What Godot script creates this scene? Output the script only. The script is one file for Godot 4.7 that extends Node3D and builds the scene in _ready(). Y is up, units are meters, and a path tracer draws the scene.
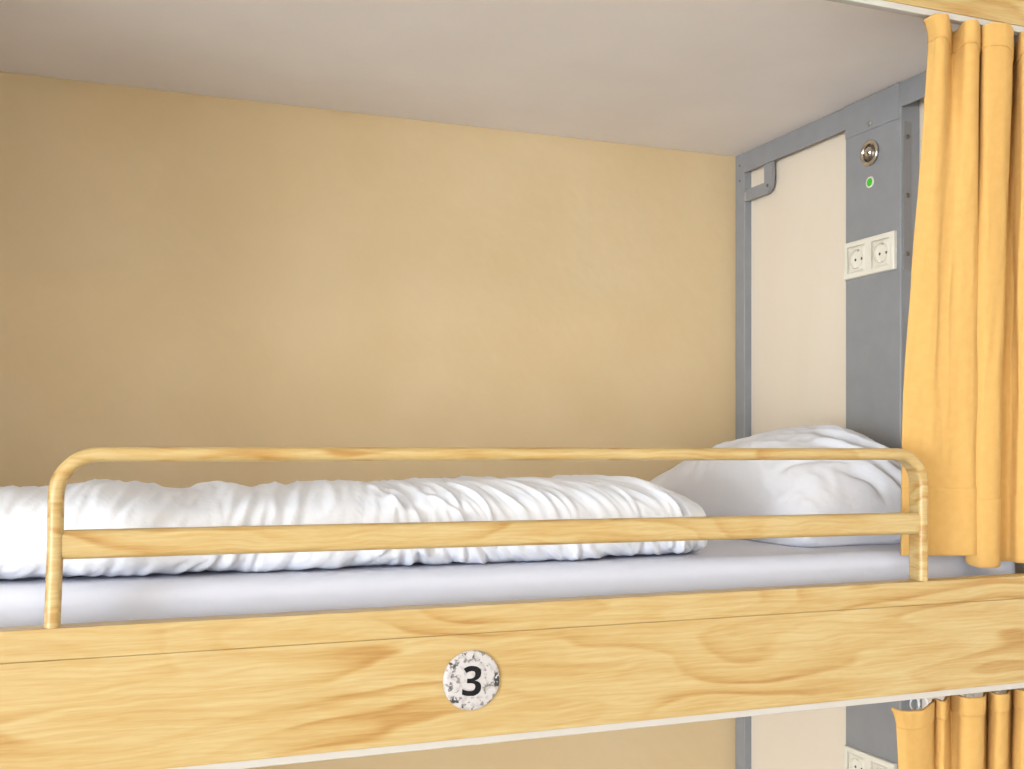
extends Node3D
# A dormitory bunk seen from the aisle. Metres, y up. The camera stands at x = 0, z = 0; the bed runs along x,
# its front board at z = -1.30 and the plaster wall behind it at z = -2.25.

const C := 1.56            # height of the camera; heights below are given from it
const F := 1097.0          # focal length in pixels of the 1024 x 769 frame
const YAW := 21.5          # the camera looks this many degrees to the right of the wall's normal
const XE := 1.46           # face of the steel frame at the head end
const XF := -0.60          # inner face of the foot end
const ZB := -2.25          # plaster wall
const PITCH := 1.024        # from one tier to the next
const TOP := 0.7095        # underside of the tier above, from the camera's height
const MATT := -0.155       # top of the mattress

var M := {}
var taken := {}

func _ready() -> void:
	# ---- camera
	var cam := Camera3D.new()
	cam.name = "camera"
	add_child(cam)
	cam.position = Vector3(0, C, 0)
	cam.rotation_degrees = Vector3(0, -YAW, 0)
	cam.set_frustum(2.0 * 0.05 * 384.5 / F, Vector2(0, 0.05 * 68.5 / F), 0.05, 60.0)
	cam.current = true
	# ---- sky, exposure
	var env := Environment.new()
	var sky := Sky.new()
	var sm := ProceduralSkyMaterial.new()
	sm.sky_top_color = Color(0.62, 0.74, 0.92)
	sm.sky_horizon_color = Color(0.90, 0.93, 0.97)
	sm.ground_bottom_color = Color(0.55, 0.54, 0.52)
	sm.ground_horizon_color = Color(0.75, 0.75, 0.75)
	sky.sky_material = sm
	env.background_mode = Environment.BG_SKY
	env.sky = sky
	env.background_energy_multiplier = 3.0
	env.tonemap_mode = Environment.TONE_MAPPER_LINEAR
	env.tonemap_exposure = 0.88
	env.sdfgi_enabled = true
	env.ssao_enabled = true
	env.ssil_enabled = true
	var we := WorldEnvironment.new()
	we.environment = env
	add_child(we)
	# ---- daylight entering by the windows of the front wall (opposite the bunk) and of the left wall
	daylight("window_daylight", Vector3(-1.45, 1.80, 4.74), Vector3(-1.45, 1.80, 0.0), Vector2(2.6, 1.7), 0.8)
	daylight("side_daylight", Vector3(-5.94, 1.15, 3.0), Vector3(0.0, 1.15, 3.0), Vector2(2.7, 2.0), 62.0)
	# ---- build
	materials()
	room()
	bunk()
	service_column()
	bedding()
	curtains()
	small_things()
	added_ceiling_lamp(Vector3(0.6, 3.4, 2.0))

func daylight(called: String, at: Vector3, towards: Vector3, size: Vector2, energy: float) -> void:
	var day := AreaLight3D.new()
	day.name = called
	day.area_size = size
	day.light_energy = energy
	day.light_color = Color(0.925, 0.965, 1.0)
	day.area_range = 14.0
	day.shadow_enabled = true
	add_child(day)
	day.look_at_from_position(at, towards)

# ------------------------------------------------------------------ helpers
func numbered(called: String) -> String:
	if not taken.has(called):
		taken[called] = 0
		return called
	taken[called] += 1
	return "%s_%03d" % [called, taken[called]]

func thing(called: String, label: String, category: String, at: Vector3, group := "") -> Node3D:
	var o := Node3D.new()
	o.name = numbered(called)
	add_child(o)
	o.position = at
	o.set_meta("label", label)
	o.set_meta("category", category)
	if group != "":
		o.set_meta("group", group)
	return o

# a part whose mesh is given in scene coordinates
func part(called: String, mesh: Mesh, m: Material, parent: Node3D, label := "") -> MeshInstance3D:
	var o := MeshInstance3D.new()
	o.name = called
	o.mesh = mesh
	o.material_override = m
	parent.add_child(o, true)
	var off := Vector3.ZERO
	var p: Node = parent
	while p != self and p is Node3D:
		off += (p as Node3D).position
		p = p.get_parent()
	o.position = -off
	if label != "":
		o.set_meta("label", label)
	return o

func struct(called: String, mesh: Mesh, m: Material, label := "") -> MeshInstance3D:
	var o := part(called, mesh, m, self)
	o.set_meta("kind", "structure")
	if label != "":
		o.set_meta("label", label)
	return o

class Mb:
	var v := PackedVector3Array()
	var n := PackedVector3Array()
	var uv := PackedVector2Array()
	var ix := PackedInt32Array()

	# a grid of points; wrap joins the last column to the first; closed shapes turn outward by themselves
	func grid(p: PackedVector3Array, rows: int, cols: int, wrap := false, nrm := PackedVector3Array(), uvs := PackedVector2Array(), caps := false) -> void:
		var base := v.size()
		var tri := PackedInt32Array()
		var cw := cols if wrap else cols - 1
		for r in rows - 1:
			for c in cw:
				var a := r * cols + c
				var b := r * cols + (c + 1) % cols
				tri.append_array([a, b, a + cols, b, b + cols, a + cols])
		if caps:
			for r in [0, rows - 1]:
				for c in range(1, cols - 1):
					if r == 0:
						tri.append_array([0, c + 1, c])
					else:
						var o := (rows - 1) * cols
						tri.append_array([o, o + c, o + c + 1])
		var acc := PackedVector3Array()
		acc.resize(p.size())
		var mid := Vector3.ZERO
		for q in p:
			mid += q
		mid /= p.size()
		var vol := 0.0
		for t in range(0, tri.size(), 3):
			var a := p[tri[t]]
			var b := p[tri[t + 1]]
			var c := p[tri[t + 2]]
			var k := (b - a).cross(c - a)
			vol += k.dot(a - mid)
			acc[tri[t]] += k
			acc[tri[t + 1]] += k
			acc[tri[t + 2]] += k
		var s := 1.0 if vol >= 0.0 else -1.0
		for i in p.size():
			v.append(p[i])
			n.append(nrm[i] if nrm.size() else (acc[i] * s).normalized())
			uv.append(uvs[i] if uvs.size() else Vector2(p[i].x, -p[i].y))
		for t in range(0, tri.size(), 3):
			if s > 0.0:
				ix.append_array([base + tri[t], base + tri[t + 2], base + tri[t + 1]])
			else:
				ix.append_array([base + tri[t], base + tri[t + 1], base + tri[t + 2]])

	# a box with rounded edges, between two corners, turned by basis about its middle
	func box(lo: Vector3, hi: Vector3, r := 0.002, k := 2, turn := Basis()) -> void:
		var c := (lo + hi) / 2.0
		var h := (hi - lo).abs() / 2.0
		r = minf(r, minf(h.x, minf(h.y, h.z)) * 0.999)
		var inner := h - Vector3(r, r, r)
		var p := PackedVector3Array()
		var nn := PackedVector3Array()
		var cols := 4 * (k + 1)
		for half in [-1.0, 1.0]:
			for i in k + 1:
				var lat: float = (-90.0 + 90.0 * i / k) if half < 0 else 90.0 * i / k
				for q in 4:
					for j in k + 1:
						var lon := deg_to_rad(90.0 * (q + float(j) / k))
						var d := Vector3(cos(deg_to_rad(lat)) * cos(lon), sin(deg_to_rad(lat)), cos(deg_to_rad(lat)) * sin(lon))
						var sg := Vector3(1.0 if q == 0 or q == 3 else -1.0, half, 1.0 if q < 2 else -1.0)
						p.append(c + turn * (inner * sg + d * r))
						nn.append(turn * d)
		grid(p, 2 * (k + 1), cols, true, nn, PackedVector2Array(), true)

	# a tube along a path; across = the section's own direction that stays fixed; section points are (along side, along across)
	func sweep(path: PackedVector3Array, across: Vector3, sec: PackedVector2Array, sn: PackedVector2Array, closed := false) -> void:
		var p := PackedVector3Array()
		var nn := PackedVector3Array()
		for i in path.size():
			var t := (path[mini(i + 1, path.size() - 1)] - path[maxi(i - 1, 0)]).normalized()
			if closed:
				t = (path[(i + 1) % path.size()] - path[(i - 1 + path.size()) % path.size()]).normalized()
			var ac := (across - t * across.dot(t)).normalized()
			var side := t.cross(ac).normalized()
			for j in sec.size():
				p.append(path[i] + side * sec[j].x + ac * sec[j].y)
				nn.append((side * sn[j].x + ac * sn[j].y).normalized())
		var rows := path.size()
		if closed:
			for j in sec.size():
				p.append(p[j])
				nn.append(nn[j])
			rows += 1
		grid(p, rows, sec.size(), true, nn, PackedVector2Array(), not closed)

	# profile (radius, height) turned about an axis; smooth = shared normals
	func lathe(o: Vector3, axis: Vector3, prof: PackedVector2Array, seg := 32) -> void:
		var a := axis.normalized()
		var u := a.cross(Vector3.UP if absf(a.y) < 0.9 else Vector3.RIGHT).normalized()
		var w := a.cross(u)
		var p := PackedVector3Array()
		for q in prof:
			for j in seg:
				var t := TAU * j / seg
				p.append(o + a * q.y + (u * cos(t) + w * sin(t)) * q.x)
		grid(p, prof.size(), seg, true, PackedVector3Array(), PackedVector2Array(), true)

	# a flat outline (in the plane of eu, ev) with thickness along their cross product
	func slab(o: Vector3, eu: Vector3, ev: Vector3, poly: PackedVector2Array, depth: float) -> void:
		var ew := eu.cross(ev).normalized()
		var tri := Geometry2D.triangulate_polygon(poly)
		for side in 2:
			var base := v.size()
			for q in poly:
				v.append(o + eu * q.x + ev * q.y + ew * depth * side)
				n.append(ew * (1.0 if side else -1.0))
				uv.append(q)
			for t in range(0, tri.size(), 3):
				_tri(base + tri[t], base + tri[t + 1], base + tri[t + 2])
		for i in poly.size():
			var q := poly[i]
			var s := poly[(i + 1) % poly.size()]
			var base := v.size()
			var d := (s - q).normalized()
			var k := (eu * d.y - ev * d.x).normalized()
			if Geometry2D.is_point_in_polygon((q + s) / 2.0 + Vector2(d.y, -d.x) * 1e-5, poly):
				k = -k
			for w in [q, s]:
				for side in 2:
					v.append(o + eu * w.x + ev * w.y + ew * depth * side)
					n.append(k)
					uv.append(w)
			_tri(base, base + 1, base + 2)
			_tri(base + 1, base + 3, base + 2)

	func _tri(a: int, b: int, c: int) -> void:
		var k := (v[b] - v[a]).cross(v[c] - v[a])
		if k.dot(n[a]) > 0.0:
			ix.append_array([a, c, b])
		else:
			ix.append_array([a, b, c])

	func done() -> ArrayMesh:
		var a := []
		a.resize(Mesh.ARRAY_MAX)
		a[Mesh.ARRAY_VERTEX] = v
		a[Mesh.ARRAY_NORMAL] = n
		a[Mesh.ARRAY_TEX_UV] = uv
		a[Mesh.ARRAY_INDEX] = ix
		var m := ArrayMesh.new()
		m.add_surface_from_arrays(Mesh.PRIMITIVE_TRIANGLES, a)
		return m

func box(lo: Vector3, hi: Vector3, r := 0.002, k := 2) -> ArrayMesh:
	var b := Mb.new()
	b.box(lo, hi, r, k)
	return b.done()

# rounded-rectangle section, w by h, corner radius r
func section(w: float, h: float, r: float, k := 5) -> Array:
	var p := PackedVector2Array()
	var nn := PackedVector2Array()
	for q in 4:
		var s := Vector2(1 if q == 0 or q == 3 else -1, 1 if q < 2 else -1)
		for j in k + 1:
			var t := deg_to_rad(90.0 * (q + float(j) / k))
			var d := Vector2(cos(t), sin(t))
			p.append(Vector2(w / 2 - r, h / 2 - r) * s + d * r)
			nn.append(d)
	return [p, nn]

# x on the plane z = -zd of the sight line through column px
func sx(px: float, zd: float) -> float:
	return zd * tan(deg_to_rad(YAW) + atan((px - 512.0) / F))

func noise(seed_: int, freq: float, oct := 3, type := FastNoiseLite.TYPE_SIMPLEX_SMOOTH) -> FastNoiseLite:
	var f := FastNoiseLite.new()
	f.seed = seed_
	f.noise_type = type
	f.frequency = freq
	f.fractal_octaves = oct
	f.fractal_type = FastNoiseLite.FRACTAL_FBM if oct > 1 else FastNoiseLite.FRACTAL_NONE
	return f

# ------------------------------------------------------------------ materials
func std(c: Color, rough := 0.6, metal := 0.0) -> StandardMaterial3D:
	var m := StandardMaterial3D.new()
	m.albedo_color = c
	m.roughness = rough
	m.metallic = metal
	return m

func c8(r: int, g: int, b: int) -> Color:
	return Color(r / 255.0, g / 255.0, b / 255.0)

func triplanar(m: StandardMaterial3D, scale: Vector3, offset := Vector3.ZERO) -> void:
	m.uv1_triplanar = true
	m.uv1_world_triplanar = true
	m.uv1_scale = scale
	m.uv1_offset = offset
	m.uv1_triplanar_sharpness = 8.0

func image_of(w: int, h: int, f: Callable) -> ImageTexture:
	var d := PackedByteArray()
	d.resize(w * h * 3)
	var at := 0
	for y in h:
		for x in w:
			var c: Color = f.call(x, y)
			d[at] = clampi(int(c.r * 255.0 + 0.5), 0, 255)
			d[at + 1] = clampi(int(c.g * 255.0 + 0.5), 0, 255)
			d[at + 2] = clampi(int(c.b * 255.0 + 0.5), 0, 255)
			at += 3
	return ImageTexture.create_from_image(Image.create_from_data(w, h, false, Image.FORMAT_RGB8, d))

func noise_tex(seed_: int, freq: float, lo: Color, hi: Color, size := 512, oct := 4) -> NoiseTexture2D:
	var t := NoiseTexture2D.new()
	t.width = size
	t.height = size
	t.seamless = true
	t.noise = noise(seed_, freq, oct)
	t.normalize = true
	var g := Gradient.new()
	g.set_color(0, lo)
	g.set_color(1, hi)
	t.color_ramp = g
	return t

func grey_tex(seed_: int, freq: float, size := 512, oct := 4) -> NoiseTexture2D:
	return noise_tex(seed_, freq, Color.BLACK, Color.WHITE, size, oct)

# printed pine: a soft stretched field cut into faint bands, under many fine streaks
func wood_texture() -> ImageTexture:
	var big := noise(11, 1.0, 2)
	var warp := noise(12, 1.0, 2)
	var streak := noise(13, 1.0, 3)
	var fine := noise(14, 1.0, 1)
	var pale := c8(190, 167, 119)
	var mid := c8(179, 147, 91)
	var dark := c8(162, 120, 62)
	return image_of(2048, 512, func(x: int, y: int) -> Color:
		var u := x * 2.4 / 2048.0
		var w := y * 0.6 / 512.0
		var wob := warp.get_noise_2d(u * 5.0, w * 26.0)
		var q := big.get_noise_2d(u * 1.5 + 3.0, w * 7.0) * 2.3 + w * 5.0 + wob * 0.20
		var fr := q - floorf(q)
		var band := pow(fr, 2.4) * (1.0 - smoothstep(0.80, 1.0, fr))
		var amount := smoothstep(-0.25, 0.45, warp.get_noise_2d(u * 1.6 + 40.0, w * 6.0))
		var s := streak.get_noise_2d(u * 5.0 + wob * 0.3, (w + wob * 0.006) * 190.0)
		var g := fine.get_noise_2d(u * 30.0, w * 620.0)
		var t := clampf(0.24 + 0.95 * band * (0.25 + amount) + 0.34 * s + 0.10 * g + 0.10 * big.get_noise_2d(u * 4.0, w * 22.0), 0.0, 1.0)
		return pale.lerp(mid, minf(t * 2.0, 1.0)) if t < 0.5 else mid.lerp(dark, (t - 0.5) * 2.0)
	)

func materials() -> void:
	var wood := wood_texture()
	var m := std(Color.WHITE, 0.42)
	m.albedo_texture = wood
	triplanar(m, Vector3(1 / 2.4, 1 / 0.6, 1 / 1.2), Vector3(0.3, -0.01, 0.1))
	M.wood = m
	m = std(Color.WHITE, 0.36)
	m.albedo_texture = wood
	triplanar(m, Vector3(1 / 1.6, 1 / 0.5, 1 / 0.6), Vector3(0.12, 0.23, 0.3))
	M.wood_tube = m

	m = std(Color.WHITE, 0.55)
	m.albedo_texture = noise_tex(21, 0.006, c8(216, 189, 145), c8(222, 197, 156), 512, 4)
	m.heightmap_enabled = true
	m.heightmap_texture = grey_tex(22, 0.012, 512, 4)
	m.heightmap_scale = 0.25
	triplanar(m, Vector3(0.9, 0.9, 0.9))
	M.plaster = m
	m = std(Color.WHITE, 0.5)
	m.albedo_texture = noise_tex(23, 0.008, c8(240, 233, 231), c8(245, 239, 237), 512, 4)
	m.heightmap_enabled = true
	m.heightmap_texture = grey_tex(24, 0.01, 512, 3)
	m.heightmap_scale = 0.15
	triplanar(m, Vector3(0.8, 0.8, 0.8))
	M.base_panel = m
	m = std(Color.WHITE, 0.45)
	m.albedo_texture = noise_tex(25, 0.01, c8(226, 212, 193), c8(231, 218, 201), 256, 3)
	triplanar(m, Vector3(1.0, 0.4, 1.0))
	M.cream_panel = m
	m = std(Color.WHITE, 0.4)
	m.metallic = 0.0
	m.albedo_texture = noise_tex(26, 0.02, c8(139, 140, 143), c8(145, 146, 149), 256, 3)
	m.heightmap_enabled = true
	m.heightmap_texture = grey_tex(27, 0.3, 256, 2)
	m.heightmap_scale = 0.004
	triplanar(m, Vector3(3, 3, 3))
	M.grey = m
	M.grey_plate = std(c8(134, 131, 131), 0.45)
	M.screw = std(c8(120, 112, 104), 0.35, 0.8)
	M.bolt = std(c8(176, 170, 164), 0.3, 0.8)
	M.chrome = std(c8(205, 198, 186), 0.16, 1.0)
	M.lens = std(c8(150, 140, 130), 0.12, 0.9)
	M.black = std(c8(30, 28, 31), 0.55)
	M.black.metallic_specular = 0.25
	M.green = std(c8(62, 196, 52), 0.35)
	M.white_plastic = std(c8(229, 223, 209), 0.35)
	M.socket_in = std(c8(212, 202, 180), 0.4)
	M.pin_hole = std(c8(92, 84, 72), 0.7)
	M.track = std(c8(188, 182, 176), 0.5)
	M.hook = std(c8(232, 234, 238), 0.25)

	m = std(c8(229, 230, 238), 0.85)
	m.heightmap_enabled = true
	m.heightmap_texture = grey_tex(31, 0.02, 512, 4)
	m.heightmap_scale = 0.045
	triplanar(m, Vector3(4, 4, 4))
	M.linen = m
	m = std(c8(214, 215, 228), 0.85)
	m.heightmap_enabled = true
	m.heightmap_texture = grey_tex(32, 0.02, 512, 3)
	m.heightmap_scale = 0.06
	triplanar(m, Vector3(3, 3, 3))
	M.sheet = m
	m = std(Color.WHITE, 0.9)
	m.albedo_texture = noise_tex(33, 0.03, c8(203, 158, 89), c8(208, 165, 97), 512, 4)
	m.heightmap_enabled = true
	m.heightmap_texture = grey_tex(34, 0.25, 512, 2)
	m.heightmap_scale = 0.02
	m.backlight_enabled = true
	m.backlight = Color(0.16, 0.12, 0.05)
	triplanar(m, Vector3(3, 3, 3))
	M.curtain = m
	M.room_wall = std(c8(238, 234, 226), 0.7)
	M.room_ceiling = std(c8(242, 241, 238), 0.8)
	m = std(Color.WHITE, 0.5)
	m.albedo_texture = noise_tex(41, 0.01, c8(214, 205, 192), c8(224, 216, 204), 512, 4)
	triplanar(m, Vector3(0.5, 0.5, 0.08))
	M.floor = m
	M.window_frame = std(c8(240, 240, 238), 0.4)
	var g := std(Color(0.95, 0.98, 1.0, 0.06), 0.02)
	g.transparency = BaseMaterial3D.TRANSPARENCY_ALPHA
	M.glass = g

# ------------------------------------------------------------------ the room
func room() -> void:
	var x0 := -6.0
	var x1 := 2.8
	var z1 := 4.8
	var h := 3.4
	struct("floor", box(Vector3(x0 - 0.1, -0.1, ZB - 0.1), Vector3(x1 + 0.1, 0, z1 + 0.1), 0.001, 1), M.floor, "pale dormitory floor")
	struct("ceiling", box(Vector3(x0 - 0.1, h, ZB - 0.1), Vector3(x1 + 0.1, h + 0.1, z1 + 0.1), 0.001, 1), M.room_ceiling, "white room ceiling above the bunks")
	struct("wall_back", box(Vector3(x0 - 0.1, 0, ZB - 0.1), Vector3(x1 + 0.1, h, ZB), 0.001, 1), M.plaster, "warm yellow plaster wall behind the bunk")
	struct("wall_right", box(Vector3(x1, 0, ZB), Vector3(x1 + 0.1, h, z1), 0.001, 1), M.room_wall, "white side wall beyond the head end")
	# walls with window openings; along = the wall's long direction
	window_wall("wall_left", "window_1", Vector3(x0, 0, ZB), Vector3(0, 0, 1), Vector3(-1, 0, 0), z1 - ZB, h, 1.6 - ZB, 4.4 - ZB, 0.08, 2.22)
	window_wall("wall_front", "window_2", Vector3(x0 - 0.1, 0, z1), Vector3(1, 0, 0), Vector3(0, 0, 1), x1 - x0 + 0.2, h, -2.8 - x0 + 0.1, -0.1 - x0 + 0.1, 0.9, 2.7)

func window_wall(called: String, window: String, o: Vector3, along: Vector3, out: Vector3, length: float, h: float, a0: float, a1: float, y0: float, y1: float) -> void:
	var b := Mb.new()
	var put := func(to: Mb, u0: float, u1: float, v0: float, v1: float, d0: float, d1: float, r: float) -> void:
		var p := o + along * u0 + Vector3.UP * v0 + out * d0
		var q := o + along * u1 + Vector3.UP * v1 + out * d1
		to.box(p.min(q), p.max(q), r, 1)
	put.call(b, 0.0, length, 0.0, y0, 0.0, 0.1, 0.001)
	put.call(b, 0.0, length, y1, h, 0.0, 0.1, 0.001)
	put.call(b, 0.0, a0, y0, y1, 0.0, 0.1, 0.001)
	put.call(b, a1, length, y0, y1, 0.0, 0.1, 0.001)
	struct(called, b.done(), M.room_wall, "white wall with a window opening")
	b = Mb.new()
	var f := 0.05
	var mid := (a0 + a1) / 2.0
	put.call(b, a0, a1, y0, y0 + f, 0.03, 0.07, 0.003)
	put.call(b, a0, a1, y1 - f, y1, 0.03, 0.07, 0.003)
	for u in [a0, mid - f / 2.0, a1 - f]:
		put.call(b, u, u + f, y0, y1, 0.03, 0.07, 0.003)
	var w := struct(window, b.done(), M.window_frame, "white framed window letting in daylight")
	for e in [[a0 + f, mid - f / 2.0], [mid + f / 2.0, a1 - f]]:
		b = Mb.new()
		put.call(b, e[0], e[1], y0 + f, y1 - f, 0.048, 0.052, 0.0005)
		part("pane", b.done(), M.glass, w)

# ------------------------------------------------------------------ the bunk bed
func bunk() -> void:
	var t := thing("bunk_bed", "tall built-in bunk bed with pale wood boards and grey steel end frames", "bunk bed", Vector3(0.45, 0, -1.8))
	# steel end frames: posts and rails
	for e in [[XE, 1.0], [XF, -1.0]]:
		var xa: float = e[0]
		var dirx: float = e[1]
		var xb := xa + 0.04 * dirx
		var pb := part("post", box(Vector3(xa, 0, ZB + 0.001), Vector3(xb, 3.0, -2.21), 0.003), M.grey, t)
		part("post", box(Vector3(xa, 0, -1.3835), Vector3(xb, 3.0, -1.342), 0.003), M.grey, t)
		if dirx > 0:
			for y in [0.683, 0.647, 0.683 - PITCH, 0.647 - PITCH]:
				var s := Mb.new()
				s.lathe(Vector3(xa, C + y, -2.229), Vector3(-1, 0, 0), PackedVector2Array([Vector2(0.0028, -0.001), Vector2(0.0028, 0.0006), Vector2(0.0015, 0.0014)]), 12)
				part("screw", s.done(), M.screw, pb)
		for k in 3:
			var y := C + TOP - PITCH * k
			part("cross_rail", box(Vector3(xa, y - 0.0475, -2.2105), Vector3(xa + 0.006 * dirx, y - 0.0004, -1.3855), 0.002), M.grey, t)
			# cream infill panels, set back behind the frame
			var lo := y - PITCH if k < 2 else 0.02
			if dirx > 0:
				part("end_panel", box(Vector3(1.480, lo, -2.2115), Vector3(1.488, y - 0.001, -1.80), 0.001), M.cream_panel, t, "smooth cream panel between the grey posts")
				part("end_panel", box(Vector3(1.506, lo, -1.72), Vector3(1.514, y - 0.001, -1.385), 0.001), M.cream_panel, t, "narrow cream panel beside the curtain")
			else:
				part("end_panel", box(Vector3(xa - 0.028, lo, -2.2115), Vector3(xa - 0.02, y - 0.001, -1.385), 0.001), M.wood, t, "unseen panel closing the foot end, wood coloured for warm bounce")  # unseen foot panel, given the wood colour to warm the light bounced inside
	# flat steel corner brackets under the rails
	for k in 2:
		var dy := C - PITCH * k
		var poly := PackedVector2Array()
		# (distance towards the front from the post, height)
		poly.append(Vector2(0.0, 0.594))
		var cx := 0.108 - 0.026
		for j in 9:
			var a := deg_to_rad(-90.0 + 90.0 * j / 8.0)
			poly.append(Vector2(cx + 0.026 * cos(a), 0.620 + 0.026 * sin(a)))
		poly.append(Vector2(0.108, 0.6625))
		poly.append(Vector2(0.077, 0.6625))
		poly.append(Vector2(0.077, 0.621))
		poly.append(Vector2(0.0, 0.621))
		var b := Mb.new()
		b.slab(Vector3(XE + 0.003, dy, -2.2105), Vector3(0, 0, 1), Vector3(0, 1, 0), poly, -0.008)
		var br := part("corner_bracket", b.done(), M.grey, t)
		var s := Mb.new()
		s.lathe(Vector3(XE + 0.0032, dy + 0.612, -2.120), Vector3(-1, 0, 0), PackedVector2Array([Vector2(0.004, -0.001), Vector2(0.004, 0.001), Vector2(0.002, 0.0018)]), 12)
		part("screw", s.done(), M.screw, br)
		part("weld_tab", box(Vector3(XE + 0.001, dy + 0.594, -2.211), Vector3(XE + 0.012, dy + 0.616, -2.2045), 0.002), M.bolt, br)
	# each tier: base panel, front board of two planks, curtain track
	for k in 3:
		var dy := C + PITCH * (1 - k)
		var under := TOP - PITCH
		part("base_panel", box(Vector3(XF - 0.04, dy + under, ZB + 0.001), Vector3(XE + 0.04, dy + under + 0.02, -1.3335), 0.001), M.base_panel, t, "pale underside panel of the tier")
		var fb := part("front_board", box(Vector3(-0.66, dy - 0.358, -1.332), Vector3(1.56, dy - 0.2272, -1.300), 0.0007), M.wood, t, "wide pale wood-grain board")
		part("top_plank", box(Vector3(-0.66, dy - 0.2270, -1.332), Vector3(1.56, dy - 0.192, -1.300), 0.0012), M.wood, fb)
		# track: a slim white profile along the front of the board's lower edge, with a narrow inner lip
		var b := Mb.new()
		b.box(Vector3(-0.64, dy - 0.3675, -1.308), Vector3(1.52, dy - 0.3575, -1.3015), 0.0012)
		b.box(Vector3(-0.64, dy - 0.3605, -1.328), Vector3(1.52, dy - 0.3578, -1.307), 0.0005)
		part("curtain_track", b.done(), M.track, t, "slim white curtain track under the board")
	# guard rail on the middle tier
	var zr := -1.3165
	var sec := section(0.0172, 0.0315, 0.0084, 6)
	var path := PackedVector3Array()
	var xl := -0.0245
	var xr := 1.1785
	var yt := C - 0.0015
	var rr := 0.046
	path.append(Vector3(xl - 0.004, C - 0.1925, zr))
	path.append(Vector3(xl - 0.001, C - 0.11, zr))
	for j in 11:
		var a := deg_to_rad(180.0 - 9.0 * j)
		path.append(Vector3(xl + rr + rr * cos(a), yt - rr + rr * sin(a), zr))
	for j in range(1, 12):
		path.append(Vector3(lerpf(xl + rr, xr - rr, j / 12.0), yt, zr))
	for j in 11:
		var a := deg_to_rad(90.0 - 9.0 * j)
		path.append(Vector3(xr - rr + rr * cos(a), yt - rr + rr * sin(a), zr))
	path.append(Vector3(xr, C - 0.11, zr))
	path.append(Vector3(xr, C - 0.1925, zr))
	var b := Mb.new()
	b.sweep(path, Vector3(0, 0, 1), sec[0], sec[1])
	var gr := part("guard_rail", b.done(), M.wood_tube, t, "bent wood-grain tube with rounded upper corners")
	b = Mb.new()
	sec = section(0.019, 0.0325, 0.0075, 5)
	b.sweep(PackedVector3Array([Vector3(xl + 0.006, C - 0.1015, zr + 0.003), Vector3(xl + 0.3, C - 0.1022, zr + 0.003), Vector3(xr - 0.006, C - 0.1055, zr + 0.003)]), Vector3(0, 1, 0), sec[0], sec[1])
	part("crossbar", b.done(), M.wood_tube, gr, "flat wood-grain bar across the guard rail")

# ------------------------------------------------------------------ the grey column with lamp, button and sockets
func service_column() -> void:
	var zf := -1.678
	var zk := -1.841
	var t := thing("service_column", "grey metal service column on the head panel behind the curtain", "column", Vector3(1.48, 0.02, (zf + zk) / 2))
	for k in 3:
		var dy := C + PITCH * (1 - k)
		# one length of folded sheet from rail to rail
		var lo := dy + TOP - 2 * PITCH + 0.0005 if k < 2 else 0.02
		var hi := dy + TOP - PITCH - 0.069
		var shape := Mb.new()
		shape.box(Vector3(XE - 0.001, lo, zk), Vector3(XE + 0.010, dy + TOP - PITCH - 0.0005, zf), 0.003, 3)
		shape.box(Vector3(XE + 0.0065, lo, zk), Vector3(1.505, dy + TOP - PITCH - 0.0005, zf - 0.0003), 0.001, 1)
		part("cover", shape.done(), M.grey, t)
		part("gusset_plate", box(Vector3(XE - 0.0030, hi + 0.0006, zk + 0.002), Vector3(XE - 0.0008, hi + 0.0680, zf - 0.001), 0.0008), M.grey, t)
		var s := Mb.new()
		s.lathe(Vector3(XE - 0.0028, hi + 0.0135, -1.763), Vector3(-1, 0, 0), PackedVector2Array([Vector2(0.0055, -0.001), Vector2(0.0055, 0.001), Vector2(0.0045, 0.0025), Vector2(0.002, 0.0036)]), 16)
		part("bolt", s.done(), M.bolt, t)
		if k == 0:
			continue
		var up := dy + PITCH
		# side cover strip with three screws, facing the aisle
		var sp := part("side_plate", box(Vector3(1.4655, up + 0.350, zf - 0.001), Vector3(1.4835, up + 0.634, zf + 0.0016), 0.0006), M.grey_plate, t)
		for y in [0.605, 0.493, 0.382]:
			s = Mb.new()
			s.lathe(Vector3(1.4745, up + y, zf + 0.0014), Vector3(0, 0, 1), PackedVector2Array([Vector2(0.0048, -0.0005), Vector2(0.0048, 0.0012), Vector2(0.0025, 0.003)]), 14)
			part("screw", s.done(), M.screw, sp)
		part("edge_strip", box(Vector3(1.4965, lo, -1.690), Vector3(1.5045, hi + 0.015, -1.672), 0.001), M.grey, t)

# ------------------------------------------------------------------ bedding
func cloth_fold(x: float, s: float, nz: Array, lean: float) -> float:
	# folds that run across the roll; s is the way round its section
	var q := x + lean * s
	var a: float = nz[0].get_noise_2d(q * 17.0, s * 3.5)
	var b: float = nz[1].get_noise_2d(q * 38.0 + 9.0, s * 7.0)
	var c: float = nz[2].get_noise_2d(x * 6.0, s * 5.0)
	return (1.0 - 2.4 * absf(a)) * 0.0034 + (0.5 - 1.6 * absf(b)) * 0.0020 + c * 0.006

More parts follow.
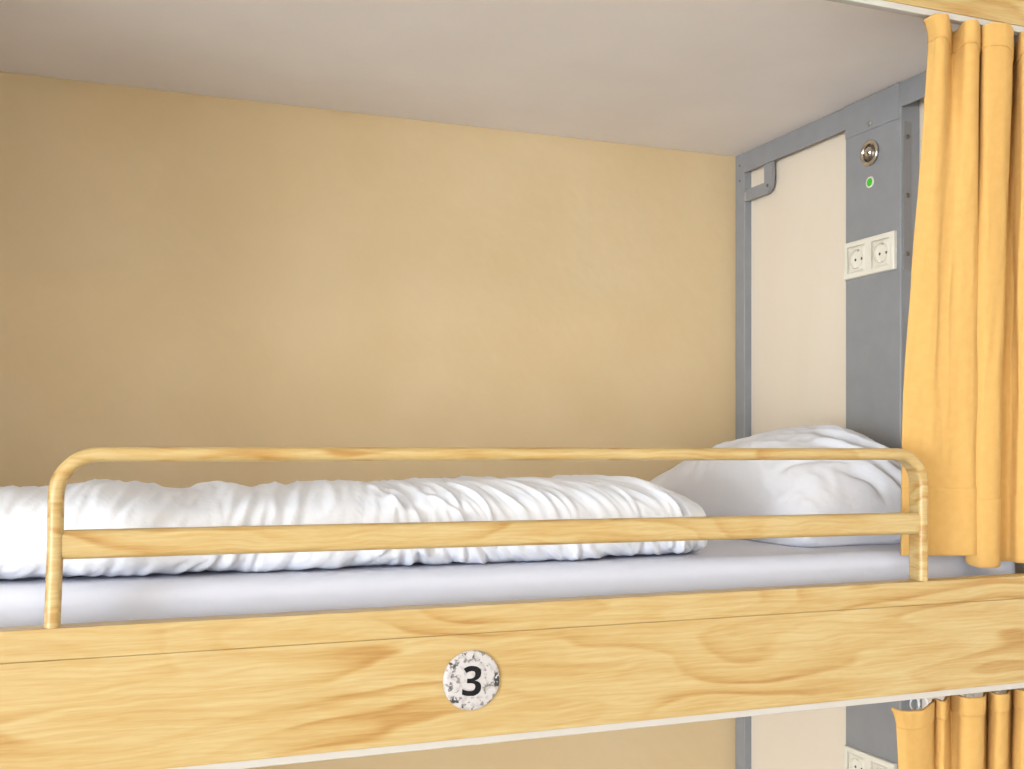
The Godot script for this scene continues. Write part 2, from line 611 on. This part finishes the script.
func crease(x: float, s: float, x0: float, s0: float, x1: float, s1: float, bow: float, wide: float, amp: float) -> float:
	# a soft ridge with a valley beside it along a bowed line from (x0, s0) to (x1, s1)
	var d := Vector2(x1 - x0, s1 - s0)
	var l := d.length()
	d /= l
	var r := Vector2(x - x0, s - s0)
	var along := r.dot(d) / l
	if along < -0.1 or along > 1.1:
		return 0.0
	var off := r.dot(Vector2(-d.y, d.x)) - bow * 4.0 * along * (1.0 - along)
	var ends := smoothstep(-0.1, 0.2, along) * (1.0 - smoothstep(0.8, 1.1, along))
	var e := off / wide
	return amp * ends * (exp(-e * e) - 0.7 * exp(-(e - 1.5) * (e - 1.5)))

func bedding() -> void:
	# mattress under a fitted sheet
	var o := part("mattress", box(Vector3(XF + 0.01, C + TOP - PITCH + 0.0206, -2.235), Vector3(1.4575, C + MATT, -1.386), 0.026, 6), M.sheet, self)
	o.set_meta("label", "thick mattress under a smooth white fitted sheet below pillow and duvet")
	o.set_meta("category", "mattress")
	duvet()
	pillow()

func duvet() -> void:
	var nz := [noise(51, 1.0, 2), noise(52, 1.0, 2), noise(53, 1.0, 2)]
	var rng := RandomNumberGenerator.new()
	rng.seed = 7
	var folds := []
	for i in 17:
		var x0 := rng.randf_range(0.25, 0.84)
		folds.append([x0, rng.randf_range(0.19, 0.26), x0 + rng.randf_range(0.03, 0.10), rng.randf_range(0.02, 0.10), rng.randf_range(0.004, 0.016), rng.randf_range(0.0035, 0.010), rng.randf_range(0.0022, 0.0058)])
	for i in 14:
		var x0 := rng.randf_range(-0.2, 0.40)
		folds.append([x0, rng.randf_range(0.18, 0.24), x0 - rng.randf_range(0.02, 0.08), rng.randf_range(0.0, 0.10), rng.randf_range(-0.01, 0.01), rng.randf_range(0.0035, 0.008), rng.randf_range(0.0016, 0.0044)])
	folds.append([0.800, 0.27, 0.862, 0.02, 0.012, 0.006, 0.006])
	folds.append([0.770, 0.27, 0.838, 0.06, 0.012, 0.006, 0.006])
	var rows := 420
	var cols := 120
	var xa := XF + 0.02
	var xb := 0.893
	var p := PackedVector3Array()
	for i in rows:
		var u := float(i) / (rows - 1)
		var x := lerpf(xa, xb, u)
		var ends := 1.0
		var near_r := (xb - x) / 0.016
		var near_l := (x - xa) / 0.03
		if near_r < 1.0:
			ends = sqrt(maxf(0.0, 1.0 - (1.0 - near_r) * (1.0 - near_r)))
		if near_l < 1.0:
			ends = sqrt(maxf(0.0, 1.0 - (1.0 - near_l) * (1.0 - near_l)))
		var h := 0.110 + 0.006 * exp(-pow((x - 0.02) / 0.06, 2.0)) - 0.007 * exp(-pow((x - 0.125) / 0.035, 2.0)) + 0.006 * smoothstep(0.40, 0.60, x)
		h *= 1.0 - 0.26 * smoothstep(0.76, 0.90, x)
		var a := 0.166 * (1.0 - 0.10 * smoothstep(0.78, 0.90, x))
		h *= 0.55 + 0.45 * ends if near_r < 1.0 else maxf(ends, 0.02)
		a *= 0.90 + 0.10 * ends if near_r < 1.0 else maxf(ends, 0.02)
		if i == rows - 1 or i == 0:
			a *= 0.3
			h *= 0.25
		var zc := -1.572 - 0.016 * smoothstep(0.70, 0.90, x)
		for j in cols:
			var th := TAU * j / cols - PI / 2.0      # starts under the middle, goes round the front
			var cs := cos(th)
			var sn := sin(th)
			var yy := signf(sn) * pow(absf(sn), 0.80 if sn > 0.0 else 0.50) * h / 2.0
			var zz := signf(cs) * pow(absf(cs), 0.72 if sn > 0.0 else 0.38) * a
			var nrm := Vector3(0, sn / h, cs / a * 0.6).normalized()
			# way up round the front face from the bed: about 0 at the bottom, 0.25 on the crest
			var s := (th + PI / 2.0) / PI * 0.27 if th < PI / 2.0 else (1.5 * PI - th) / PI * 0.27 + 0.4
			var d := cloth_fold(x, s, nz, -0.30 if x < 0.33 else lerpf(-0.30, 0.55, smoothstep(0.33, 0.5, x)))
			if s < 0.4:
				for f in folds:
					if absf(x - f[0]) < 0.16:
						d += crease(x, s, f[0], f[1], f[2], f[3], f[4], f[5], f[6])
			d *= ends * (0.35 + 0.65 * smoothstep(0.0, 0.09, s))
			var y := MATT + h / 2.0 + yy + nrm.y * d
			p.append(Vector3(x + (0.035 * (s - 0.1) * smoothstep(0.70, 0.90, x) if s < 0.4 else 0.03 * smoothstep(0.70, 0.90, x)), C + maxf(y, MATT + 0.0005), zc + zz + nrm.z * d))
	var b := Mb.new()
	b.grid(p, rows, cols, true, PackedVector3Array(), PackedVector2Array(), true)
	var o := part("duvet", b.done(), M.linen, self)
	o.set_meta("label", "crumpled white duvet folded into a long roll along the mattress")
	o.set_meta("category", "duvet")

func pillow() -> void:
	var nz := [noise(61, 1.0, 2), noise(62, 1.0, 2), noise(63, 1.0, 1)]
	var lines := [
		# in the pillow's own plane: x across (head end +), z along (front end +); from, to, bow, width, height
		[0.02, 0.10, 0.17, 0.31, 0.02, 0.010, 0.009], [0.05, 0.05, 0.19, 0.22, 0.015, 0.008, 0.008],
		[-0.02, 0.16, 0.13, 0.33, 0.02, 0.009, 0.008], [0.09, 0.10, 0.18, 0.17, 0.01, 0.007, 0.006],
		[-0.10, 0.05, -0.17, 0.26, 0.01, 0.010, 0.004], [-0.05, -0.10, -0.18, -0.02, 0.02, 0.012, 0.004],
		[-0.12, 0.18, 0.02, 0.30, -0.02, 0.009, 0.006], [0.0, -0.05, 0.16, 0.08, 0.01, 0.010, 0.005],
		[-0.06, 0.24, 0.06, 0.32, -0.01, 0.008, 0.006],
	]
	var rows := 130
	var cols := 200
	var hx := 0.180
	var hz := 0.322
	var c := Vector3(1.262, C + MATT, -1.795)
	var p := PackedVector3Array()
	# a loop over the top and back underneath for each row along z
	for i in rows:
		var q := -1.0 + 2.0 * i / (rows - 1)
		for j in cols:
			var th := TAU * j / cols
			var pp := cos(th)
			var top := sin(th) >= 0.0
			var edge := clampf((1.0 - pow(absf(q), 3.2)), 0.0, 1.0)
			var full := sqrt(maxf(0.0, 1.0 - pow(absf(pp), 2.5))) * pow(edge, 0.5)
			# corners stand out, sides draw in
			var wx := hx * (0.93 + 0.07 * q * q * q * q) * (1.0 - 0.06 * pow(absf(q), 14.0))
			var wz := hz * (0.955 + 0.045 * pp * pp)
			var x := pp * wx
			var z := q * wz
			var seam := 0.050 + 0.012 * sin(q * 4.0 + 1.0) + 0.010 * pp
			var y := 0.0
			if top:
				var lift := 0.134 * full
				lift += 0.012 * full * smoothstep(-0.1, 0.19, x)
				var d: float = nz[0].get_noise_2d(x * 7.0, z * 5.0) * 0.007 + (0.4 - absf(nz[1].get_noise_2d(x * 14.0 + z * 6.0, z * 11.0 - x * 4.0))) * 0.006
				for l in lines:
					d += 1.25 * crease(x, z, l[0], l[1], l[2], l[3], l[4], l[5], l[6])
				y = seam + lift + d * smoothstep(0.0, 0.35, full)
			else:
				var d: float = nz[0].get_noise_2d(x * 8.0 + 30.0, z * 6.0) * 0.004 + (0.3 - absf(nz[1].get_noise_2d(x * 16.0 + 20.0, z * 16.0))) * 0.004
				y = maxf(seam - 0.100 * pow(full, 0.80) + d * full, 0.0006)
			p.append(c + Vector3(x, y, z))
	var b := Mb.new()
	b.grid(p, rows, cols, true, PackedVector3Array(), PackedVector2Array(), true)
	var o := part("pillow", b.done(), M.linen, self)
	o.set_meta("label", "plump white pillow lying at the head end of the mattress")
	o.set_meta("category", "pillow")

# ------------------------------------------------------------------ curtains
func spline(a: Array, t: float) -> float:
	var n := a.size() - 1
	var f := clampf(t, 0.0, 1.0) * n
	var i := mini(int(f), n - 1)
	var k := f - i
	var p0: float = a[maxi(i - 1, 0)]
	var p1: float = a[i]
	var p2: float = a[i + 1]
	var p3: float = a[mini(i + 2, n)]
	return cubic_interpolate(p1, p2, p0, p3, k) if i > 0 and i < n - 1 else lerpf(p1, p2, k)

# the same sheet with thickness: front, back and closed rims
func thick(mid: PackedVector3Array, rows: int, cols: int, th: float) -> ArrayMesh:
	var nn := PackedVector3Array()
	for r in rows:
		for c in cols:
			var du := mid[r * cols + mini(c + 1, cols - 1)] - mid[r * cols + maxi(c - 1, 0)]
			var dv := mid[mini(r + 1, rows - 1) * cols + c] - mid[maxi(r - 1, 0) * cols + c]
			nn.append(du.cross(dv).normalized())
	var p := PackedVector3Array()
	for r in range(-1, rows + 1):
		var rr := clampi(r, 0, rows - 1)
		var half := th / 2.0 if r == rr else th * 0.05
		for c in cols:
			p.append(mid[rr * cols + c] + nn[rr * cols + c] * half)
		for c in range(cols - 1, -1, -1):
			p.append(mid[rr * cols + c] - nn[rr * cols + c] * half)
	var b := Mb.new()
	b.grid(p, rows + 2, 2 * cols, true)
	return b.done()

# columns: [px top, depth top, height top, px bottom, depth bottom, height bottom]
func curtain(called: String, label: String, tab: Array, head: float, hemh: float, sd: int, flare: float) -> Node3D:
	var ax := []
	var az := []
	var ay := []
	var bx := []
	var bz := []
	var by := []
	for e in tab:
		ax.append(sx(e[0], 1.0))
		az.append(-e[1])
		ay.append(C + e[2])
		bx.append(sx(e[3], 1.0))
		bz.append(-e[4])
		by.append(C + e[5])
	var cols := tab.size() * 7
	var rows := 110
	var nz := noise(sd, 1.0, 2)
	var at := func(u: float, t: float) -> Vector3:
		var w := sin(t * PI / 2.0)
		var wz := 1.0 - pow(1.0 - t, 4.5)
		var z := lerpf(spline(az, u), spline(bz, u), wz)
		var x := lerpf(spline(ax, u), spline(bx, u), w) * -z
		var y := lerpf(spline(ay, u), spline(by, u), t)
		var soft := sin(PI * t)
		x += soft * 0.004 * nz.get_noise_2d(u * 9.0, t * 2.2)
		z += soft * 0.004 * nz.get_noise_2d(u * 7.0 + 20.0, t * 2.0) + soft * 0.0012 * nz.get_noise_2d(u * 18.0 + t * 5.0, t * 5.0)
		# the stiff heading above its seam opens outwards
		var hd := clampf(1.0 - t * (ay[0] - by[0]) / head, 0.0, 1.0)
		x -= flare * hd * hd * (1.0 - smoothstep(0.0, 0.12, u))
		z += 0.002 * hd * nz.get_noise_2d(u * 20.0, 3.0)
		y += 0.0015 * hd * nz.get_noise_2d(u * 14.0, 8.0)
		return Vector3(x, y, z)
	var t := thing(called, label, "curtain", Vector3((ax[0] + ax[-1]) * 0.66, by[0], (az[0] + bz[0]) / 2.0))
	var drop: float = ay[0] - by[0]
	for piece in [["cloth", 0.0, 1.0, rows, 0.0014], ["header", 0.0, head / drop, 12, 0.0042], ["hem", 1.0 - hemh / drop, 1.0, 22, 0.0044]]:
		var p := PackedVector3Array()
		var n: int = piece[3]
		for r in n:
			var v := lerpf(piece[1], piece[2], float(r) / (n - 1))
			if piece[0] == "cloth":
				v = lerpf(0.002, 0.998, v)
			for c in cols:
				p.append(at.call(float(c) / (cols - 1), v))
		part(piece[0], thick(p, n, cols, piece[4]), M.curtain, t)
	return t

func hook_mesh(at: Vector3, turn: float) -> ArrayMesh:
	# a glider in the track, a ring below it and a pin that goes down into the heading
	var b := Mb.new()
	var r := Basis(Vector3.UP, turn)
	b.box(at + Vector3(-0.005, -0.004, -0.004), at + Vector3(0.005, 0.0055, 0.004), 0.0015)
	var circle := section(0.0026, 0.0026, 0.00129, 2)
	var ring := PackedVector3Array()
	for j in 18:
		var a := TAU * j / 18.0
		ring.append(at + r * Vector3(0.0065 * cos(a), -0.0125 + 0.0095 * sin(a), 0))
	b.sweep(ring, r * Vector3(0, 0, 1), circle[0], circle[1], true)
	var pin := PackedVector3Array()
	for j in 12:
		var f := j / 11.0
		pin.append(at + r * Vector3(0.002 + 0.004 * sin(f * PI * 1.5), -0.019 - 0.006 * f, -0.001 * sin(f * PI)))
	b.sweep(pin, r * Vector3(0, 0, 1), circle[0], circle[1])
	return b.done()

func curtains() -> void:
	# the open curtain at the head end of the middle tier
	var a := 0.6555
	var v := 0.6520
	var tab := [
		[930, 1.310, v, 901, 1.372, -0.160], [938, 1.293, a, 915, 1.364, -0.1605], [947, 1.291, a + 0.001, 929, 1.357, -0.161],
		[951, 1.330, v, 940, 1.357, -0.161], [957, 1.324, v, 950, 1.356, -0.1615], [967, 1.294, a, 962, 1.353, -0.162],
		[976, 1.291, a + 0.001, 973, 1.352, -0.162], [979.5, 1.312, v, 977, 1.361, -0.162], [975, 1.330, v, 967, 1.371, -0.170],
		[980, 1.326, v, 969, 1.366, -0.178], [985, 1.297, v + 0.004, 979, 1.352, -0.182], [997, 1.290, a + 0.003, 988, 1.346, -0.183],
		[1009, 1.292, a + 0.004, 996, 1.347, -0.183], [1013, 1.316, v, 999, 1.360, -0.181], [1010, 1.346, v, 997, 1.376, -0.178],
		[1014, 1.352, v, 1004, 1.379, -0.177], [1018, 1.322, v + 0.002, 1011, 1.372, -0.177], [1024, 1.296, a + 0.002, 1018, 1.354, -0.178],
		[1034, 1.291, a + 0.004, 1026, 1.347, -0.178],
	]
	var t := curtain("bed_curtain", "yellow ochre curtain drawn back beside the pillow, hem just above the mattress", tab, 0.030, 0.106, 71, 0.012)
	for px in [941.0, 969.0, 1001.0, 1030.0]:
		part("hook", hook_mesh(Vector3(sx(px, 1.320), C + PITCH - 0.3675, -1.3185), -0.72), M.hook, t, "small white plastic curtain hook")
	# the curtain of the tier below, hung from the track under the board
	var k := -0.3740
	tab = []
	var tops := [[895, 1.303, k - 0.003], [903, 1.297, k - 0.006], [913, 1.298, k - 0.009], [924, 1.303, k - 0.009], [931, 1.316, k - 0.006],
		[934, 1.334, k - 0.005], [938, 1.322, k - 0.003], [944, 1.312, k - 0.004], [947, 1.330, k], [950, 1.344, k], [956, 1.330, k + 0.001],
		[962, 1.306, k + 0.002], [972, 1.296, k + 0.001], [983, 1.300, k], [985, 1.328, k], [988, 1.345, k], [990, 1.325, k + 0.002],
		[998, 1.297, k + 0.002], [1007, 1.300, k + 0.001], [1009, 1.328, k], [1013, 1.346, k], [1016, 1.320, k + 0.003], [1026, 1.296, k + 0.003],
		[1037, 1.300, k + 0.002], [1040, 1.330, k + 0.002]]
	for i in tops.size():
		var e: Array = tops[i]
		tab.append([e[0], e[1], e[2], lerpf(912, 1026, float(i) / (tops.size() - 1)), 1.36 + (e[1] - 1.32) * 0.4, -1.19])
	t = curtain("bed_curtain", "tightly gathered ochre curtain hanging by hooks under the numbered board", tab, 0.030, 0.106, 72, 0.007)
	for px in [916.0, 924.0, 971.0, 998.5, 1026.0]:
		part("hook", hook_mesh(Vector3(sx(px, 1.318), C - 0.3675, -1.3205), -0.72), M.hook, t, "small white plastic curtain hook")

# ------------------------------------------------------------------ small things
func small_things() -> void:
	for k in 2:
		var dy := C - PITCH * k
		socket(dy, "white double wall socket on the grey column above the pillow" if k == 0 else "white double wall socket seen below the wooden board")
	# chrome swivel reading lamp, switched off
	var xf := XE - 0.001
	var at := Vector3(xf, C + 0.595, -1.764)
	var t := thing("reading_lamp", "round chrome reading lamp set in the grey column, switched off", "lamp", at)
	var b := Mb.new()
	b.lathe(at, Vector3(-1, 0, 0), PackedVector2Array([Vector2(0.0258, 0.0), Vector2(0.0258, 0.003), Vector2(0.0245, 0.0055), Vector2(0.0215, 0.0062), Vector2(0.0182, 0.0052), Vector2(0.0165, 0.0015), Vector2(0.0165, 0.0)]), 40)
	part("rim", b.done(), M.chrome, t, "polished chrome rim")
	b = Mb.new()
	b.lathe(at, Vector3(-1, 0, 0), PackedVector2Array([Vector2(0.0163, 0.0004), Vector2(0.0150, 0.0030), Vector2(0.0130, 0.0050), Vector2(0.0122, 0.0052)]), 32)
	part("collar", b.done(), M.screw, t)
	b = Mb.new()
	var prof := PackedVector2Array()
	for j in 9:
		var a := deg_to_rad(90.0 * j / 8.0)
		prof.append(Vector2(0.0118 * cos(a) + 0.00005, 0.002 + 0.0105 * sin(a)))
	b.lathe(at + Vector3(0, 0.0006, 0.001), Vector3(-1, 0, 0), prof, 32)
	part("eyeball", b.done(), M.chrome, t, "domed metal eyeball")
	# green push button
	at = Vector3(xf, C + 0.537, -1.764)
	t = thing("push_button", "small round green push button with a white ring", "button", at)
	b = Mb.new()
	b.lathe(at, Vector3(-1, 0, 0), PackedVector2Array([Vector2(0.0115, 0.0), Vector2(0.0115, 0.0016), Vector2(0.0105, 0.0026), Vector2(0.0085, 0.0028), Vector2(0.0080, 0.0010)]), 28)
	part("ring", b.done(), M.white_plastic, t, "white ring")
	b = Mb.new()
	b.lathe(at, Vector3(-1, 0, 0), PackedVector2Array([Vector2(0.0078, 0.0005), Vector2(0.0078, 0.0028), Vector2(0.0062, 0.0038), Vector2(0.0001, 0.0042)]), 28)
	part("cap", b.done(), M.green, t, "bright green cap")
	badge()

func socket(dy: float, label: String) -> void:
	var xf := XE - 0.001
	var zc := -1.7625
	var hz := 0.074
	var yc := dy + 0.3900
	var t := thing("double_socket", label, "socket", Vector3(xf, yc - 0.038, zc), "double sockets on the grey column")
	# frame with two square windows, made of two halves that each run round one window
	var b := Mb.new()
	var x0 := xf - 0.0078
	var yh := 0.0372
	for s in [-1.0, 1.0]:
		var seg := 48
		var q := PackedVector3Array()
		# [how far out of the wall, which outline, inset]
		for r in [[0.0, 0, 0.0], [0.0055, 0, 0.0], [0.0055, 0, 0.0], [0.0072, 0, 0.0008], [0.0078, 0, 0.0026], [0.0078, 0, 0.0026], [0.0078, 1, 0.0], [0.0078, 1, 0.0], [0.0, 1, 0.0]]:
			for j in seg:
				var a := TAU * j / seg
				var d := Vector2(cos(a), sin(a))
				d /= maxf(absf(d.x), absf(d.y))
				var zz := 0.0
				var yy: float = d.y * (yh - r[2])
				if r[1] == 0:
					zz = 0.0 if d.x * s < -0.999 else s * 0.037 + d.x * 0.037
					zz = clampf(zz, -hz + r[2], hz - r[2])
				else:
					zz = s * 0.0360 + d.x * 0.0266
					yy = d.y * 0.0266
				q.append(Vector3(xf - r[0], yc + yy, zc + zz))
		b.grid(q, 9, seg, true)
	part("frame", b.done(), M.white_plastic, t)
	for s in [-1.0, 1.0]:
		var z: float = zc + s * 0.036
		# square insert with a round well, its rim, two contact holes and the earth springs
		b = Mb.new()
		var q := PackedVector3Array()
		var seg := 48
		var rings := [[0.0, 0.0], [0.0, 0.0], [0.0196, 0.0], [0.0196, 0.0], [0.0190, 0.0008], [0.0186, 0.0058], [0.0186, 0.0058], [0.0001, 0.0060]]
		for r in rings.size():
			for j in seg:
				var a := TAU * j / seg
				var d := Vector2(cos(a), sin(a))
				var m := maxf(absf(d.x), absf(d.y))
				if r == 0:
					q.append(Vector3(xf, yc + d.y / m * 0.0258, z + d.x / m * 0.0262))
				elif r == 1:
					q.append(Vector3(x0 + 0.0010, yc + d.y / m * 0.0258, z + d.x / m * 0.0262))
				else:
					q.append(Vector3(x0 + 0.0010 + rings[r][1], yc + d.y * rings[r][0], z + d.x * rings[r][0]))
		b.grid(q, rings.size(), seg, true)
		var ins := part("socket_insert", b.done(), M.white_plastic, t)
		b = Mb.new()
		var ring := PackedVector3Array()
		for j in 40:
			var a := TAU * j / 40.0
			ring.append(Vector3(x0 + 0.0014, yc + 0.0196 * sin(a), z + 0.0196 * cos(a)))
		var ci := section(0.0016, 0.0016, 0.0008, 2)
		b.sweep(ring, Vector3(1, 0, 0), ci[0], ci[1], true)
		part("well_rim", b.done(), M.socket_in, ins)
		for e in [-1.0, 1.0]:
			b = Mb.new()
			b.lathe(Vector3(x0 + 0.0070, yc, z + e * 0.0095), Vector3(-1, 0, 0), PackedVector2Array([Vector2(0.0029, -0.0005), Vector2(0.0029, 0.0003), Vector2(0.0004, 0.0004)]), 16)
			part("contact_hole", b.done(), M.pin_hole, ins)
			part("earth_spring", box(Vector3(x0 + 0.002, yc + e * 0.0172 - 0.0012, z - 0.002), Vector3(x0 + 0.008, yc + e * 0.0172 + 0.0012, z + 0.002), 0.0005), M.socket_in, ins)

func badge() -> void:
	var at := Vector3(0.457, C - 0.285, -1.300)
	var t := thing("number_badge", "round scuffed white badge with a black number three on the board", "badge", at - Vector3(0, 0.0375, 0))
	# the print: off-white with black scuffs in a broken ring near the rim
	var n1 := noise(81, 1.0, 3)
	var n2 := noise(82, 1.0, 2)
	var tex := image_of(256, 256, func(x: int, y: int) -> Color:
		var d := Vector2(x - 127.5, y - 127.5) / 127.5
		var r := d.length()
		var base := Color(0.735, 0.715, 0.715).lerp(Color(0.665, 0.64, 0.635), smoothstep(0.0, 0.5, n2.get_noise_2d(d.x * 3.0, d.y * 3.0)))
		var k := n1.get_noise_2d(d.x * 3.0 + 7.0, d.y * 3.0)
		var ring := smoothstep(0.60, 0.86, r)
		var mark := smoothstep(0.36, 0.44, k) * ring
		var faint := smoothstep(0.26, 0.42, n1.get_noise_2d(d.x * 3.5, d.y * 3.5 + 30.0)) * 0.4 * smoothstep(0.3, 0.5, r)
		# thumb-sized black smear at the right, another low at the left
		var sm1 := smoothstep(0.13, 0.05, absf(d.x - 0.86) * 0.9) * smoothstep(0.30, 0.16, absf(d.y - 0.02)) * smoothstep(-0.35, 0.1, n1.get_noise_2d(d.x * 6.0 + 50.0, d.y * 6.0))
		var sm2 := smoothstep(0.15, 0.07, (d - Vector2(-0.66, 0.58)).length()) * smoothstep(-0.25, 0.05, n1.get_noise_2d(d.x * 9.0 + 80.0, d.y * 9.0))
		var sm3 := smoothstep(0.13, 0.06, (d - Vector2(-0.68, -0.50)).length()) * 0.6 * smoothstep(-0.25, 0.05, n1.get_noise_2d(d.x * 8.0 + 20.0, d.y * 8.0))
		return base.lerp(Color(0.13, 0.12, 0.12), clampf(maxf(maxf(mark * 0.85, faint), maxf(sm1, maxf(sm2, sm3))), 0.0, 0.92))
	)
	var m := std(Color.WHITE, 0.4)
	m.albedo_texture = tex
	var prof := [[0.0374, 0.0], [0.0375, 0.0022], [0.0368, 0.0036], [0.0350, 0.0044], [0.0300, 0.0050], [0.0200, 0.0053], [0.0001, 0.0054]]
	var p := PackedVector3Array()
	var uvs := PackedVector2Array()
	for e in prof:
		for j in 48:
			var a := TAU * j / 48.0
			p.append(at + Vector3(e[0] * cos(a), e[0] * sin(a), e[1]))
			uvs.append(Vector2(0.5 + e[0] * cos(a) / 0.076, 0.5 - e[0] * sin(a) / 0.076))
	var b := Mb.new()
	b.grid(p, prof.size(), 48, true, PackedVector3Array(), uvs)
	part("disc", b.done(), m, t, "domed off-white disc with dark scuffs")
	var tm := TextMesh.new()
	var font := SystemFont.new()
	font.font_names = PackedStringArray(["Droid Sans"])
	font.font_weight = 700
	tm.font = font
	tm.text = "3"
	tm.font_size = 64
	tm.pixel_size = 0.0367 / 46.0
	tm.depth = 0.0008
	var o := MeshInstance3D.new()
	o.name = "numeral"
	o.mesh = tm
	o.material_override = M.black
	t.add_child(o, true)
	o.position = Vector3(-0.0006, 0.0375 - 0.0012, 0.0055)
	o.rotation_degrees.z = -4.0
	o.set_meta("label", "bold black numeral three")

# unseen lamp added as warm fill over the aisle: frame, glowing diffuser, light
func added_ceiling_lamp(at: Vector3) -> void:
	var t := thing("added_ceiling_lamp", "unseen flat square ceiling lamp added as warm fill over the aisle", "lamp", at - Vector3(0, 0.06, 0))
	var b := Mb.new()
	for e in [[-0.40, -0.38, -0.40, 0.40], [0.38, 0.40, -0.40, 0.40], [-0.38, 0.38, -0.40, -0.38], [-0.38, 0.38, 0.38, 0.40]]:
		b.box(at + Vector3(e[0], -0.06, e[2]), at + Vector3(e[1], 0.0, e[3]), 0.003)
	part("frame", b.done(), M.window_frame, t)
	var m := std(c8(250, 244, 232), 0.6)
	m.emission_enabled = true
	m.emission = Color(1.0, 0.87, 0.68)
	m.emission_energy_multiplier = 1.2
	part("diffuser", box(at + Vector3(-0.38, -0.05, -0.38), at + Vector3(0.38, -0.035, 0.38), 0.002), m, t)
	var l := AreaLight3D.new()
	l.name = "added_lamp_fill"
	l.area_size = Vector2(0.74, 0.74)
	l.light_color = Color(1.0, 0.86, 0.66)
	l.light_energy = 2.6
	l.area_range = 12.0
	l.shadow_enabled = true
	t.add_child(l)
	l.position = Vector3(0, 0.0, 0)
	l.rotation_degrees = Vector3(-90, 0, 0)
